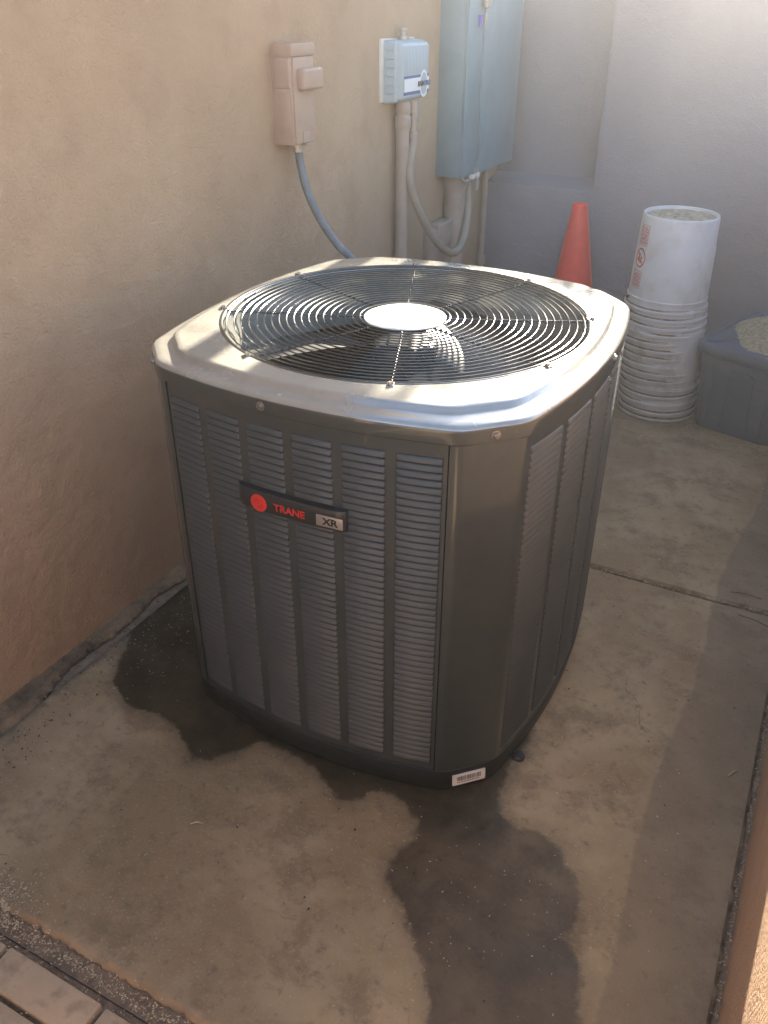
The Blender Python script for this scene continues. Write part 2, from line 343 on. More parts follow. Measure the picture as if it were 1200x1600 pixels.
def slab(x0, x1, y0, y1, step=.0105, label=None):
    nx, ny = int((x1 - x0) / step) + 1, int((y1 - y0) / step) + 1
    xs, ys = np.linspace(x0, x1, nx), np.linspace(y0, y1, ny)
    X, Y = np.meshgrid(xs, ys); P = np.stack([X.ravel(), Y.ravel()], 1)
    de = np.minimum(np.minimum(P[:, 0] - x0, x1 - P[:, 0]), np.minimum(P[:, 1] - y0, y1 - P[:, 1]))
    wob = .0016 * np.sin(P[:, 0] * 9 + 1.3) * np.sin(P[:, 1] * 7.1) + .0006 * npr.standard_normal(len(P))
    z = wob - .009 * np.clip(1 - de / .012, 0, 1) ** 2
    # ragged arrises along the joints
    jig = .0035 * npr.standard_normal(len(P)) * (de < .001)
    V = np.stack([P[:, 0] + np.where((P[:, 0] < x0 + 1e-6), np.abs(jig), 0) - np.where(P[:, 0] > x1 - 1e-6, np.abs(jig), 0),
                  P[:, 1] + np.where((P[:, 1] < y0 + 1e-6), np.abs(jig), 0) - np.where(P[:, 1] > y1 - 1e-6, np.abs(jig), 0), z], 1).tolist()
    f = [(j * nx + i, j * nx + i + 1, (j + 1) * nx + i + 1, (j + 1) * nx + i) for j in range(ny - 1) for i in range(nx - 1)]
    ring = list(range(nx)) + [j * nx + nx - 1 for j in range(1, ny)] + [(ny - 1) * nx + i for i in range(nx - 2, -1, -1)] + [j * nx for j in range(ny - 2, 0, -1)]
    base = len(V); V += [(V[i][0], V[i][1], -.055) for i in ring]
    n = len(ring); f += [(ring[(k + 1) % n], ring[k], base + k, base + (k + 1) % n) for k in range(n)]
    me = pymesh('concrete_slab', V, f, True, 40)
    def put(nm, vals):
        at = me.attributes.new(nm, 'FLOAT', 'POINT'); at.data.foreach_set('value', np.concatenate([vals, np.zeros(n)]).astype(np.float32))
    sd = poly_sdf(P, WET)
    put('wet', np.clip(.5 + sd / .11, 0, 1))
    near = np.clip(1 - np.maximum(np.maximum(np.abs(P[:, 0]) - .44, np.abs(P[:, 1]) - .49), 0) / .16, 0, 1)
    left = np.clip((-.05 - P[:, 0]) / .15, 0, 1)
    put('soak', np.clip(np.maximum(near * .75, left), 0, 1))
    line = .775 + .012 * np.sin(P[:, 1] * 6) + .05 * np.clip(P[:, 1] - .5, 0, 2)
    put('side_band', np.clip(.5 + (P[:, 0] - line) / .06, 0, 1))  # mask of the darker floor strip beside the low wall
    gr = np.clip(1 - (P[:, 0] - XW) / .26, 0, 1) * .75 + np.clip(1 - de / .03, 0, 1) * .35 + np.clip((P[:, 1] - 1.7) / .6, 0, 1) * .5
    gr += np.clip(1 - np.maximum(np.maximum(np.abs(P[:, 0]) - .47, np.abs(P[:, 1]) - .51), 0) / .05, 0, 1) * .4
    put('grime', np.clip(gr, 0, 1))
    put('edge', np.clip(1 - (P[:, 1] - y0) / .022, 0, 1) if y0 < 0 else np.zeros(len(P)))
    return link('concrete_slab', me, 'concrete', pavement)
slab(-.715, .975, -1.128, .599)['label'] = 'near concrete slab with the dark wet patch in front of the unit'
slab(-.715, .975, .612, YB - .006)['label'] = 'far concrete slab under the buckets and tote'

# worn mortar fillet between slab and tan wall
vs, fs = [], []; ny = 420; nx = 9
for j in range(ny):
    y = -1.13 + j * (YB + 1.13) / (ny - 1)
    wdt = .060 + .020 * math.sin(y * 5.1) + .012 * math.sin(y * 17 + 1) + rng.uniform(-.006, .006)
    for i in range(nx):
        t = i / (nx - 1); x = XW - .004 + t * wdt
        h = .007 * (1 - t) ** 1.6 * (1 + .35 * math.sin(y * 8 + 2)) + .004 - .012 * (t > .95) + rng.uniform(-.0022, .0022)
        h -= .007 * math.exp(-((t - .33 - .12 * math.sin(y * 6.3)) / .09) ** 2)
        vs.append((x, y, h))
for j in range(ny - 1):
    for i in range(nx - 1): a = j * nx + i; fs.append((a, a + 1, a + nx + 1, a + nx))
link('mortar_fillet', pymesh('mortar_fillet', vs, fs, True), 'crack', pavement)['label'] = 'cracked mortar strip along the foot of the tan wall'

# basket-weave brick paving in the near corner
bp = pymesh('brick_paving', [(-3, -3.2, -.02), (2.5, -3.2, -.02), (2.5, -1.165, -.02), (-3, -1.165, -.02)], [(0, 1, 2, 3)])
paving = tag(link('brick_paving', bp, 'dirt'), kind='structure')
bm = bmesh.new(); box_bm(bm, -.116, .116, -.036, .036, -.05, 0, .004, 2); brick_me = bmesh_to('brick', bm, True, 40)
B = .243
for bi in range(-3, 5):
    for bj in range(0, 4):
        ox, oy = -.015 + (bi - .5) * B, -1.176 - (bj + .5) * B
        for k in (-1, 0, 1):
            hz = (bi + bj) % 2 == 0
            o = link('brick', brick_me, 'paver', paving, (ox + (0 if hz else k * .081) + rng.uniform(-.001, .001), oy + (k * .081 if hz else 0), -.003 + rng.uniform(-.003, .003)),
                     (rng.uniform(-.012, .012), rng.uniform(-.012, .012), (0 if hz else math.pi / 2) + rng.uniform(-.012, .012)))

def wall_mesh(name, boxes, bevel=.01):
    bm = bmesh.new()
    for b in boxes: box_bm(bm, *b, bevel, 3)
    return bmesh_to(name, bm, True, 40)
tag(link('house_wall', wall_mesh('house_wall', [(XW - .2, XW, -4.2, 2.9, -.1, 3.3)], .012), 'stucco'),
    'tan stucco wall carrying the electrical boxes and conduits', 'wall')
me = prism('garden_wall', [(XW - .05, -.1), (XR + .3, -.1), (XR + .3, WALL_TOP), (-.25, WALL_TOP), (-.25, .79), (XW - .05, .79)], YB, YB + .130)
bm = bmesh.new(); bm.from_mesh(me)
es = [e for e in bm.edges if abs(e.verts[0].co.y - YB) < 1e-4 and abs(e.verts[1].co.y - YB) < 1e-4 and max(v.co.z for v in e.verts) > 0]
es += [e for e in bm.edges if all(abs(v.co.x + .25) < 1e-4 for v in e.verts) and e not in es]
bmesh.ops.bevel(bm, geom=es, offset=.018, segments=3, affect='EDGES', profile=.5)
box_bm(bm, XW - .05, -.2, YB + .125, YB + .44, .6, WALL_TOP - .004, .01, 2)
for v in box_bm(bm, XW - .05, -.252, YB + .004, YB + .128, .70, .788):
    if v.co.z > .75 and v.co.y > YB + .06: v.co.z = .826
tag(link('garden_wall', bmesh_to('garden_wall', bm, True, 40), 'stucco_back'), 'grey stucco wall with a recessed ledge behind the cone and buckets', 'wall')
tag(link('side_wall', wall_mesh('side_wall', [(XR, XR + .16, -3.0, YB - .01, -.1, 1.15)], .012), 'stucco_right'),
    'low pinkish stucco wall with a sunlit patch in the lower right corner', 'wall')
tag(link('unseen_yard_wall', wall_mesh('unseen_yard_wall', [(-9, 9, -6.4, -6.2, -.1, 2.3)], .02), 'yard'), 'unseen long brown wall added behind the camera for reflections', 'wall')

# two slim posts and a leafy tree beyond the wall: they cast the bars and the dapple on the unit's lid
for x, w_, lb in ((-.576, .076, 'wide wooden post standing in the recess of the grey wall'), (-.413, .056, 'narrow wooden post standing in the recess of the grey wall')):
    tag(box('fence_post', 'post', x - w_ / 2, x + w_ / 2, YB + .30, YB + .36, WALL_TOP - .006, 2.75, None, .006), lb, 'post', 'posts on the grey wall')
tree = thing('garden_tree', 'small leafy tree growing beyond the grey wall', 'tree', (-.22, 4.05, -.06))
link('trunk', tube_mesh('trunk', [Vector((.55, .1, 0)), Vector((.5, .1, .9)), Vector((.35, .1, 1.8)), Vector((.25, .1, 2.4))], .055, 10), 'bark', tree)
vs, fs = [], []
for c_ in range(24):
    cc = Vector((rng.uniform(-.24, .36), rng.gauss(0, .2), 2.68 + rng.uniform(-.24, .22)))
    for q in range(30):
        p_ = cc + Vector((rng.gauss(0, .05), rng.gauss(0, .08), rng.gauss(0, .045))); L_ = rng.uniform(.03, .055)
        ax = Vector((rng.gauss(0, 1), rng.gauss(0, 1), rng.gauss(0, .6))).normalized(); bx = ax.orthogonal().normalized(); bx.rotate(Matrix.Rotation(rng.uniform(0, 6.28), 3, ax))
        wp = p_ + Vector(tree.location); sh = wp - SUN_DIR * ((wp.z - .945) / SUN_DIR.z)   # keep the hub and both outer rims in full sun
        if sh.xy.length < .13 or sh.x > .37 or sh.x < -.13: continue
        i = len(vs); vs += [p_ - ax * L_, p_ + bx * L_ * .4 + Vector((0, 0, .004)), p_ + ax * L_, p_ - bx * L_ * .4]; fs.append((i, i + 1, i + 2, i + 3))
link('crown', pymesh('crown', vs, fs), 'leaf', tree)

# unseen low house, added to keep the bright horizon off the lid
nh = thing('horizon_block_house', 'unseen low house with dark shingle roof, added beyond the grey wall', 'house', (0, 10.5, -.06))
def nbox(name, m_, *d): 
    o = box(name, m_, *d, None, .01); o.parent = nh; return o
nbox('wall', 'horizon_block', -9, 9, -1.5, 3.5, 0, 2.7)
me = prism('roof', [(-2.0, 2.62), (4.0, 2.62), (1.0, 4.15)], -9.4, 9.4); me.transform(Matrix(((0, 1, 0, 0), (1, 0, 0, 0), (0, 0, 1, 0), (0, 0, 0, 1))))
bm = bmesh.new(); bm.from_mesh(me); link('roof', bmesh_to('roof', bm), 'shingle', nh)
for x in (-3.2, .4, 3.8):
    w_ = nbox('window', 'ctrl_trim', x - .65, x + .65, -1.54, -1.49, .95, 2.05); g_ = box('pane', 'glass', x - .58, x + .58, -1.552, -1.53, 1.02, 1.98, w_, 0)

# ------------------------------------------------------------------ the air conditioner
UA, UB, UC, BOW = .4317, .4676, .0915, .045
ZC, ZT, ZB = .8965, .934, .0744
ac = thing('air_conditioner', 'large glossy grey outdoor air conditioning unit with round fan grille on top', 'air conditioner')
def outline(t, nb=40, bow=BOW, extra_c=0.0):
    a, b, c = UA - t, UB - t, UC - .586 * t + extra_c
    hx, hy = a - c, b - c; pts = []
    def side(fn, n):
        for i in range(n): pts.append(fn(-1 + 2 * i / n))
    side(lambda s: (s * hx, -(b + bow * (1 - s * s))), nb)
    side(lambda s: ((hx + a) / 2 + s * c / 2, -(b + hy) / 2 + s * c / 2), 8)
    side(lambda s: (a + bow * (1 - s * s), s * hy), nb)
    side(lambda s: ((hx + a) / 2 - s * c / 2, (b + hy) / 2 + s * c / 2), 8)
    side(lambda s: (-s * hx, b + bow * (1 - s * s)), nb)
    side(lambda s: (-(hx + a) / 2 - s * c / 2, (b + hy) / 2 - s * c / 2), 8)
    side(lambda s: (-(a + bow * (1 - s * s)), -s * hy), nb)
    side(lambda s: (-(hx + a) / 2 + s * c / 2, -(b + hy) / 2 - s * c / 2), 8)
    n_ = len(pts)
    for _ in range(2): pts = [tuple(.25 * pts[i - 1][q] + .5 * pts[i][q] + .25 * pts[(i + 1) % n_][q] for q in (0, 1)) for i in range(n_)]
    return pts
def loops_mesh(name, loops, sharp=40, cap_first=False, cap_last=False):
    n = len(loops[0]); vs = [p for l in loops for p in l]; fs = []
    for i in range(len(loops) - 1):
        for k in range(n):
            a, b = i * n + k, i * n + (k + 1) % n; fs.append((a, b, b + n, a + n))
    if cap_first: fs.append(tuple(reversed(range(n))))
    if cap_last: fs.append(tuple(range((len(loops) - 1) * n, len(loops) * n)))
    return pymesh(name, vs, fs, True, sharp)
def lz(t, z, **k): return [(x, y, z) for x, y in outline(t, **k)]
def circ(r, z):
    return [(r * math.cos(math.atan2(y, x)), r * math.sin(math.atan2(y, x)), z) for x, y in outline(0)]
def blend(l1, l2, s): return [tuple(p[i] * (1 - s) + q[i] * s for i in range(3)) for p, q in zip(l1, l2)]
GR = .418
inn = lz(.050, .9484, extra_c=.020); rimc = circ(GR + .004, .9500)
loops = [lz(.010, ZC + .002), lz(0, ZC), lz(0, ZC + .004), lz(0, .917), lz(.0012, .9235), lz(.004, .928), lz(.009, .9308), lz(.020, .9332, extra_c=.004), lz(.033, .9352, extra_c=.014),
         lz(.0345, .9362, extra_c=.016), lz(.0375, .9445, extra_c=.017), lz(.0405, .9474, extra_c=.018), inn, blend(inn, rimc, .5), rimc,
         circ(GR, .9490), circ(GR - .003, .945), circ(GR - .004, .933), circ(GR - .006, .90), circ(GR - .02, .86), circ(GR - .022, .80)]
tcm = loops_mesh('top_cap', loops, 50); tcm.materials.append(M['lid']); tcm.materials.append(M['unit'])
mi = [1 if i < 4 * len(loops[0]) else 0 for i in range(len(tcm.polygons))]; tcm.polygons.foreach_set('material_index', mi)  # skirt keeps the dark body paint, top takes the sun-lightened copy
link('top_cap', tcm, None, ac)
link('cap_gap_strip', loops_mesh('cap_gap_strip', [lz(.012, ZC - .012), lz(.012, ZC + .004)]), 'gap', ac)  # near-black band that darkens the gap below the cap
base = link('base_pan', loops_mesh('base_pan', [lz(.016, .0), lz(.011, .004), lz(.005, .045), lz(.0035, .062), lz(.0035, ZB - .003), lz(.007, ZB - .0005), lz(.03, ZB - .0004)], 50, True), 'black', ac)
link('coil', loops_mesh('coil', [lz(.034, ZB), lz(.034, ZC)], 50), 'coil', ac)
link('inner_floor', loops_mesh('inner_floor', [lz(.04, ZB + .01), lz(.2, ZB + .011)], 50, False, True), 'coil', ac)

# louvred side panels: bowed sheets with cut-outs, louvres pressed out of them
INS = .006
def side_frame(k):   # (half length, function s->(point, angle)) of the four sides; k 0 front, 1 right, 2 back, 3 left
    a, b, c = UA - INS, UB - INS, UC - .586 * INS
    if k in (0, 2): h, off = a - c, b
    else: h, off = b - c, a
    def pt(s, z, o=0.0):
        x, y = s, -(off + BOW * (1 - (s / h) ** 2)); dx, dy = 1, 2 * BOW * s / h ** 2
        ln = math.hypot(dx, dy); x += o * dy / ln; y += -o * dx / ln   # o>0 is outwards
        an = math.atan2(dy, dx)
        for _ in range(k): x, y = -y, x
        return Vector((x, y, z)), an + k * math.pi / 2
    return h, pt
ZLO, ZHI, NL = .094, .866, 50
PT = (ZHI - ZLO) / NL
def louver_geo(w):
    rows = [(-.0095, .58), (-.0060, .50), (-.0010, .38), (.0014, .22), (.0034, -.24), (.0039, -.33), (.0030, -.39), (-.0005, -.385)]
    cols = [(-1, 0.0), (-.985, .55), (-.93, 1), (0, 1.0), (.93, 1), (.985, .55), (1, 0.0)]
    vs = []
    for y, z in rows:
        for x, f_ in cols: vs.append((x * w / 2, -y * f_, (z if f_ else z * .96) * PT))
    n = len(cols); fs = [(i * n + j, (i + 1) * n + j, (i + 1) * n + j + 1, i * n + j + 1) for i in range(len(rows) - 1) for j in range(n - 1)]
    return vs, fs
louver_meshes = {}
for k, (ncol, pitch, wid, nm, lb) in enumerate(((6, .106, .0865, 'louver_panel', 'front louvred panel with the badge'), (5, .1455, .127, 'louver_panel', 'side louvred panel facing the low wall'),
                                    (6, .106, .0865, 'louver_panel', 'rear louvred panel'), (5, .1455, .127, 'louver_panel', 'louvred panel facing the tan wall'))):
    h, pt = side_frame(k); hp = h - .022
    edges = [(-(ncol - 1) / 2 + i) * pitch for i in range(ncol)]
    xs = [-hp]
    for e in edges: xs += [e - wid / 2, e - wid / 6, e + wid / 6, e + wid / 2]
    xs.append(hp); zs = [ZB + .001, ZLO, ZHI, ZC - .004]
    vs, fs = [], []; n = len(xs)
    for z in zs:
        for s in xs: vs.append(pt(s, z)[0])
    for j in range(3):
        for i in range(n - 1):
            if j == 1 and (i % 4) in (1, 2, 3): continue
            a = j * n + i; fs.append((a, a + 1, a + n + 1, a + n))
    # folded returns at both ends
    for s, sg in ((-hp, 0), (hp, 1)):
        i0 = len(vs)
        for z in (zs[0], zs[-1]): vs += [pt(s, z)[0], pt(s, z, -.012)[0]]
        fs.append((i0, i0 + 2, i0 + 3, i0 + 1) if sg else (i0, i0 + 1, i0 + 3, i0 + 2))
    panel = link(nm, pymesh(nm, vs, fs, True, 30), 'unit', ac); panel['label'] = lb
    lv, lf = louver_geo(wid)
    if k == 0:
        lm = pymesh('louver', lv, lf, True, 55)
        lm.materials.append(M['louver'])
        for e in edges:
            P_, an = pt(e, 0, -.0005)
            for j in range(NL):
                link('louver', lm, None, panel, (P_.x, P_.y, ZLO + (j + .5) * PT), (0, 0, an))
    else:
        av, af = [], []
        for e in edges:
            P_, an = pt(e, 0, -.0005); ca, sa = math.cos(an), math.sin(an)
            for j in range(NL):
                i0 = len(av); z0 = ZLO + (j + .5) * PT
                av += [(P_.x + x * ca - y * sa, P_.y + x * sa + y * ca, z0 + z) for x, y, z in lv]; af += [tuple(i0 + q for q in f_) for f_ in lf]
        tag(link('louvers', pymesh('louvers', av, af, True, 55), 'louver', panel), kind='stuff')

# corner posts (wrap a little round both sides)
def post_path(sx, sy):
    t = .0045; a, b, c = UA - t, UB - t, UC - .586 * t; h1, h2 = a - c, b - c
    def fy(x): return b + BOW * (1 - (x / h1) ** 2)
    def fx(y): return a + BOW * (1 - (y / h2) ** 2)
    p = [(h1 - .0195, fy(h1 - .0195) - .012), (h1 - .0195, fy(h1 - .0195))]
    q0, q1, q2 = (h1 - .010, fy(h1 - .010)), (h1, b), (h1 + .008, b - .008)
    p += [tuple((1 - s) ** 2 * q0[i] + 2 * s * (1 - s) * q1[i] + s * s * q2[i] for i in (0, 1)) for s in (0, .25, .5, .75, 1)]
    r0, r1, r2 = (a - .008, h2 + .008), (a, h2), (fx(h2 - .010), h2 - .010)
    p += [tuple((1 - s) ** 2 * r0[i] + 2 * s * (1 - s) * r1[i] + s * s * r2[i] for i in (0, 1)) for s in (0, .25, .5, .75, 1)]
    p += [(fx(h2 - .0195), h2 - .0195), (fx(h2 - .0195) - .012, h2 - .0195)]
    return [(x * sx, y * sy) for x, y in p]
for sx, sy, lb in ((1, -1, 'plain corner post nearest the camera'), (-1, -1, None), (1, 1, None), (-1, 1, None)):
    pp = post_path(sx, sy); vs, fs = [], []
    for z in (ZB + .0005, ZC - .003):
        vs += [(x, y, z) for x, y in pp]
    n = len(pp)
    for i in range(n - 1): fs.append((i, i + 1, n + i + 1, n + i) if sx * sy < 0 else (i, n + i, n + i + 1, i + 1))
    o = link('corner_post', pymesh('corner_post', vs, fs, True, 50), 'unit', ac)
    if lb: o['label'] = lb
# near-black strips added to darken the open gaps behind the seams
link('seam_gap_strip', loops_mesh('seam_gap_strip', [lz(.013, ZB), lz(.013, ZB + .004)]), 'gap', ac)
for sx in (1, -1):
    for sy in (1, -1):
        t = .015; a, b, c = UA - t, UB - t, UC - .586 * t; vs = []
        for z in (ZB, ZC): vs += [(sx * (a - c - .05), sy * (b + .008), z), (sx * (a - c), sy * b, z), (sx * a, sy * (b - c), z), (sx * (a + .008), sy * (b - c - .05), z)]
        link('seam_gap_strip', pymesh('seam_gap_strip', vs, [(0, 1, 5, 4), (1, 2, 6, 5), (2, 3, 7, 6)]), 'gap', ac)

# screws on the cap skirt
screw_me = lathe_mesh('screw', [(.0095, 0), (.0095, .0012), (.006, .002), (.0058, .005), (.0045, .0062), (0.0005, .0064)], 20)
screw_me.materials.append(M['screw'])
def screw_at(p, nrm): 
    return link('screw', screw_me, None, ac, p, Vector(nrm).to_track_quat('Z', 'Y').to_euler())
screw_at((-.052, -(UB + BOW * .97), .9095), (0, -1, 0)); screw_at((UA - UC / 2, -(UB - UC / 2), .9095), (1, -1, 0))
screw_at((UA + BOW * .97, .05, .9095), (1, 0, 0)); screw_at((-(UA - UC / 2), -(UB - UC / 2), .9095), (-1, -1, 0)); screw_at((UA - UC / 2, UB - UC / 2, .9095), (1, 1, 0))

# fan guard: rings, spokes, hub cap
guard = link('fan_guard', lathe_mesh('fan_guard', [(GR - .004, .9495), (GR - .0015, .9512), (GR + .0022, .9512), (GR + .004, .9500), (GR + .002, .9485), (GR - .002, .9485)], 96), 'wire', ac)
def gz(r): return .9480 - .004 * (1 - (r / GR) ** 2)
NR = 19
for i in range(NR):
    r_ = .104 + (GR - .012 - .104) * i / (NR - 1); r_ += .0
    path = [Vector((r_ * math.cos(2 * math.pi * k / 72), r_ * math.sin(2 * math.pi * k / 72), gz(r_))) for k in range(72)]
    link('ring', tube_mesh('ring', path, .00155, 7, True), 'wire', guard)
for k in range(8):
    a = rad(22.4 + 45 * k); ca, sa = math.cos(a), math.sin(a)
    path = [Vector((r_ * ca, r_ * sa, gz(r_) - .0042)) for r_ in (.07, .15, .22, .30, .37, GR - .002, GR + .010)]
    link('spoke', tube_mesh('spoke', path, .0024, 8), 'wire', guard)
    bm = bmesh.new(); box_bm(bm, GR - .006, GR + .016, -.007, .007, .9485, .9520, .001, 1, Matrix.Rotation(a, 4, 'Z'))
    r2 = bmesh.ops.create_cone(bm, cap_ends=True, segments=10, radius1=.0055, radius2=.0045, depth=.005, matrix=Matrix.Translation(((GR + .006) * ca, (GR + .006) * sa, .9538)))
    link('clip', bmesh_to('clip', bm, True, 35), 'screw', guard)
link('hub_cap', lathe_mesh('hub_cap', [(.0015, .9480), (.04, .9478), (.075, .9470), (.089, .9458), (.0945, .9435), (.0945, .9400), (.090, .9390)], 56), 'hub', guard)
# fan below
link('fan_motor', lathe_mesh('fan_motor', [(.002, .885), (.06, .885), (.072, .88), (.075, .86), (.075, .77), (.06, .755), (.06, .72), (.002, .715)], 32), 'fan', ac)
for k in range(3):
    vs, fs = [], []
    for i in range(9):
        r_ = .07 + i * .04
        for j in range(9):
            a = rad(k * 120 + 8 + (j / 8) * 78 + i * 2.5); vs.append((r_ * math.cos(a), r_ * math.sin(a), .80 + .075 * (j / 8) - .01 * (i / 8)))
    for i in range(8):
        for j in range(8): a = i * 9 + j; fs.append((a, a + 1, a + 10, a + 9))
    link('fan_blade', pymesh('fan_blade', vs, fs, True), 'fan', ac)

# badge on the front panel
h, pt = side_frame(0)
def front_at(x, z, out): 
    P_, an = pt(x, z, out); return wall_frame((math.cos(an), math.sin(an), 0), (0, 0, 1), P_)
BZ = .703
vs, fs = [], []; xs = [-.123 + i * .250 / 24 for i in range(25)]
prof = [(0.0, -.0235), (.011, -.0225), (.0135, -.0195), (.0135, .0195), (.011, .0225), (0.0, .0235)]
for s in xs:
    for o_, z in prof: vs.append(pt(s, BZ + z, .003 + o_ * min(1, (s + .124) / .02 + .3, (.1275 - s) / .004 + .35))[0])
n = len(prof)
for i in range(24):
    for j in range(n - 1): a = i * n + j; fs.append((a, a + n, a + n + 1, a + 1))
fs += [tuple(range(n)), tuple(reversed(range(24 * n, 25 * n)))]
badge = link('badge', pymesh('badge', vs, fs, True, 40), 'badge', ac); badge['label'] = 'black badge strip with red emblem and lettering'
dme = lathe_mesh('emblem', [(.0195, 0), (.0195, .0010), (.0188, .0016), (.001, .0016)], 40)
link('emblem', dme, 'red', badge, mw=front_at(-.066, BZ - .003, .0172))
# embossed ring pattern of the emblem
bm = bmesh.new()
for r_ in (.0065, .0105):
    for k in range(24):
        a0, a1 = 2 * math.pi * k / 24, 2 * math.pi * (k + .6) / 24
        if (k // 6) % 2 == 0: continue
        q = [bm.verts.new((rr * math.cos(a), rr * math.sin(a), .0021)) for rr, a in ((r_, a0), (r_ + .0013, a0), (r_ + .0013, a1), (r_, a1))]; bm.faces.new(q)
link('emblem_mark', bmesh_to('emblem_mark', bm), 'ink', badge, mw=front_at(-.066, BZ - .003, .0172))
link('lettering', text_mesh('lettering', 'TRANE', .0225, .0006, .00035, sx=1.02), 'red', badge, mw=front_at(.006, BZ - .003, .0172))
pl = bmesh.new(); box_bm(pl, -.029, .029, -.0125, .0125, 0, .0035, .0018, 2)
plate = link('model_plate', bmesh_to('model_plate', pl, True, 40), 'plate', badge, mw=front_at(.0955, BZ - .003, .0162))
link('lettering', text_mesh('lettering', 'XR', .021, .0004, .0006, sx=1.15), 'ink', plate, (0.002, 0, .0040))

# barcode sticker on the base, and a rubber foot peeping out on the far side
sx_, sy_ = UA - UC / 2 - .0045, -(UB - UC / 2) + .0045
st = wall_frame((1, 1, 0), (0, 0, 1), (sx_, sy_, .041))
bm = bmesh.new(); box_bm(bm, -.040, .040, -.0145, .0145, -.004, .0006, 0)
stk = link('barcode_sticker', bmesh_to('barcode_sticker', bm), 'paper', ac, mw=st @ Matrix.Translation((0, 0, .0065)) @ Matrix.Rotation(rad(-4), 4, 'X'))
bm = bmesh.new(); x = -.030
while x < .029:
    w_ = rng.choice((.0006, .0009, .0014)); box_bm(bm, x, x + w_, -.003, .0095, .0006, .0009); x += w_ + rng.choice((.0007, .001, .0015))
for i in range(14): box_bm(bm, -.029 + i * .004, -.0268 + i * .004, -.0085, -.0058, .0006, .0009)
link('barcode', bmesh_to('barcode', bm), 'ink', stk)
link('foot', lathe_mesh('foot', [(.016, 0), (.016, .006), (.012, .011), (.001, .012)], 20), 'black', ac, (UA + .024, -.275, .0))

# ------------------------------------------------------------------ things on the tan wall
# disconnect box
dx0, dx1, dy0, dy1, dz0, dz1 = XW - .003, -.712, .672, .798, 1.181, 1.455
dc = thing('disconnect_box', 'small pink painted electrical disconnect box on the tan wall', 'electrical box', (XW, .735, dz0))
def at(o, f, *a, **k):
    r = f(*a, **k); r.parent = o; r.matrix_parent_inverse = Matrix.Translation(-o.location) if isinstance(o, bpy.types.Object) else Matrix(); return r
def child_box(o, name, m_, *dims, bevel=.002, seg=2):
    r = box(name, m_, *dims, None, bevel, seg); r.parent = o; r.location = -Vector(o.location); return r
child_box(dc, 'housing', 'box_pink', dx0, dx1 - .004, dy0, dy1, dz0, dz1, bevel=.003)
child_box(dc, 'top_flap', 'box_pink', dx0 + .01, dx1 + .003, dy0 - .003, dy1 + .004, dz1 - .030, dz1 + .004, bevel=.003)
child_box(dc, 'side_flap', 'box_pink', dx0 + .012, dx1 - .006, dy0 - .004, dy0 + .01, 1.338, dz1 - .033, bevel=.006, seg=3)
child_box(dc, 'side_plate', 'box_pink', dx0 + .030, dx1 - .010, dy0 - .002, dy0 + .01, dz0 + .03, 1.331, bevel=.004)
child_box(dc, 'cover', 'box_pink', dx1 - .006, dx1 + .003, dy0 + .006, dy1 - .006, dz0 + .004, dz1 - .033, bevel=.002)
child_box(dc, 'pull_handle', 'box_pink', dx1 - .002, dx1 + .030, dy0 + .022, dy1 + .012, 1.333, 1.393, bevel=.010, seg=4)
child_box(dc, 'hasp', 'box_pink', dx1 + .002, dx1 + .006, .715, .755, dz0 + .004, dz0 + .036, bevel=.001)
child_box(dc, 'latch', 'galv', dx1 - .01, dx1 + .010, .725, .752, dz0 - .004, dz0 + .002, bevel=.001)

# grey flexible conduit from disconnect to unit
cp = [(-.748, .745, 1.176), (-.744, .747, 1.12), (-.722, .747, 1.036), (-.68, .757, .947), (-.622, .768, .868), (-.57, .772, .826), (-.50, .74, .74), (-.45, .66, .60), (-.43, .56, .50), (-.43, .47, .46)]
cd = thing('flexible_conduit', 'grey ribbed flexible conduit hanging from the pink box to the unit', 'conduit', cp[0])
o = link('sleeve', tube_mesh('sleeve', dense(catmull(cp, 8), .0042), .0128, 12, False, .07), 'conduit', cd); o.location = -Vector(cp[0])
o = link('connector', lathe_mesh('connector', [(.0135, -.030), (.0165, -.026), (.0165, -.012), (.0205, -.012), (.0205, .0), (.015, .004), (.001, .004)], 8, True, 20), 'galv', cd, (0, 0, .004))

# irrigation controller
kx0, kx1, ky0, ky1, kz0, kz1 = XW - .003, -.712, 1.390, 1.640, 1.238, 1.447
kc = thing('irrigation_controller', 'pale blue plastic irrigation timer box mounted on the tan wall', 'controller', (XW, 1.51, kz0))
def rounded(name, m_, par, x0, x1, y0, y1, z0, z1, taper=.012, bev=.016, low=.0):
    bm = bmesh.new(); vs = box_bm(bm, x0, x1, y0, y1, z0, z1)
    for v in vs:
        if v.co.x > (x0 + x1) / 2:
            v.co.y += taper * (1 if v.co.y < (y0 + y1) / 2 else -1); v.co.z += taper * (1 if v.co.z < (z0 + z1) / 2 else -1)
    bmesh.ops.bevel(bm, geom=[e for e in bm.edges if max(w.co.x for w in e.verts) > (x0 + x1) / 2], offset=bev, segments=4, affect='EDGES', profile=.5)
    o = link(name, bmesh_to(name, bm, True, 45), m_, par); o.location = -Vector(par.location); return o
child_box(kc, 'back_plate', 'ctrl_trim', kx0, kx0 + .012, ky0 - .020, ky1 + .01, kz0 + .004, kz1 + .004, bevel=.004)
hs = rounded('housing', 'ctrl', kc, kx0 + .012, kx1 - .014, ky0, ky1, kz0, kz1, .004, .010)
dr = rounded('door', 'ctrl', kc, kx1 - .018, kx1 + .008, ky0 + .010, ky1 - .006, kz0 + .008, kz1 - .006, .006, .012)
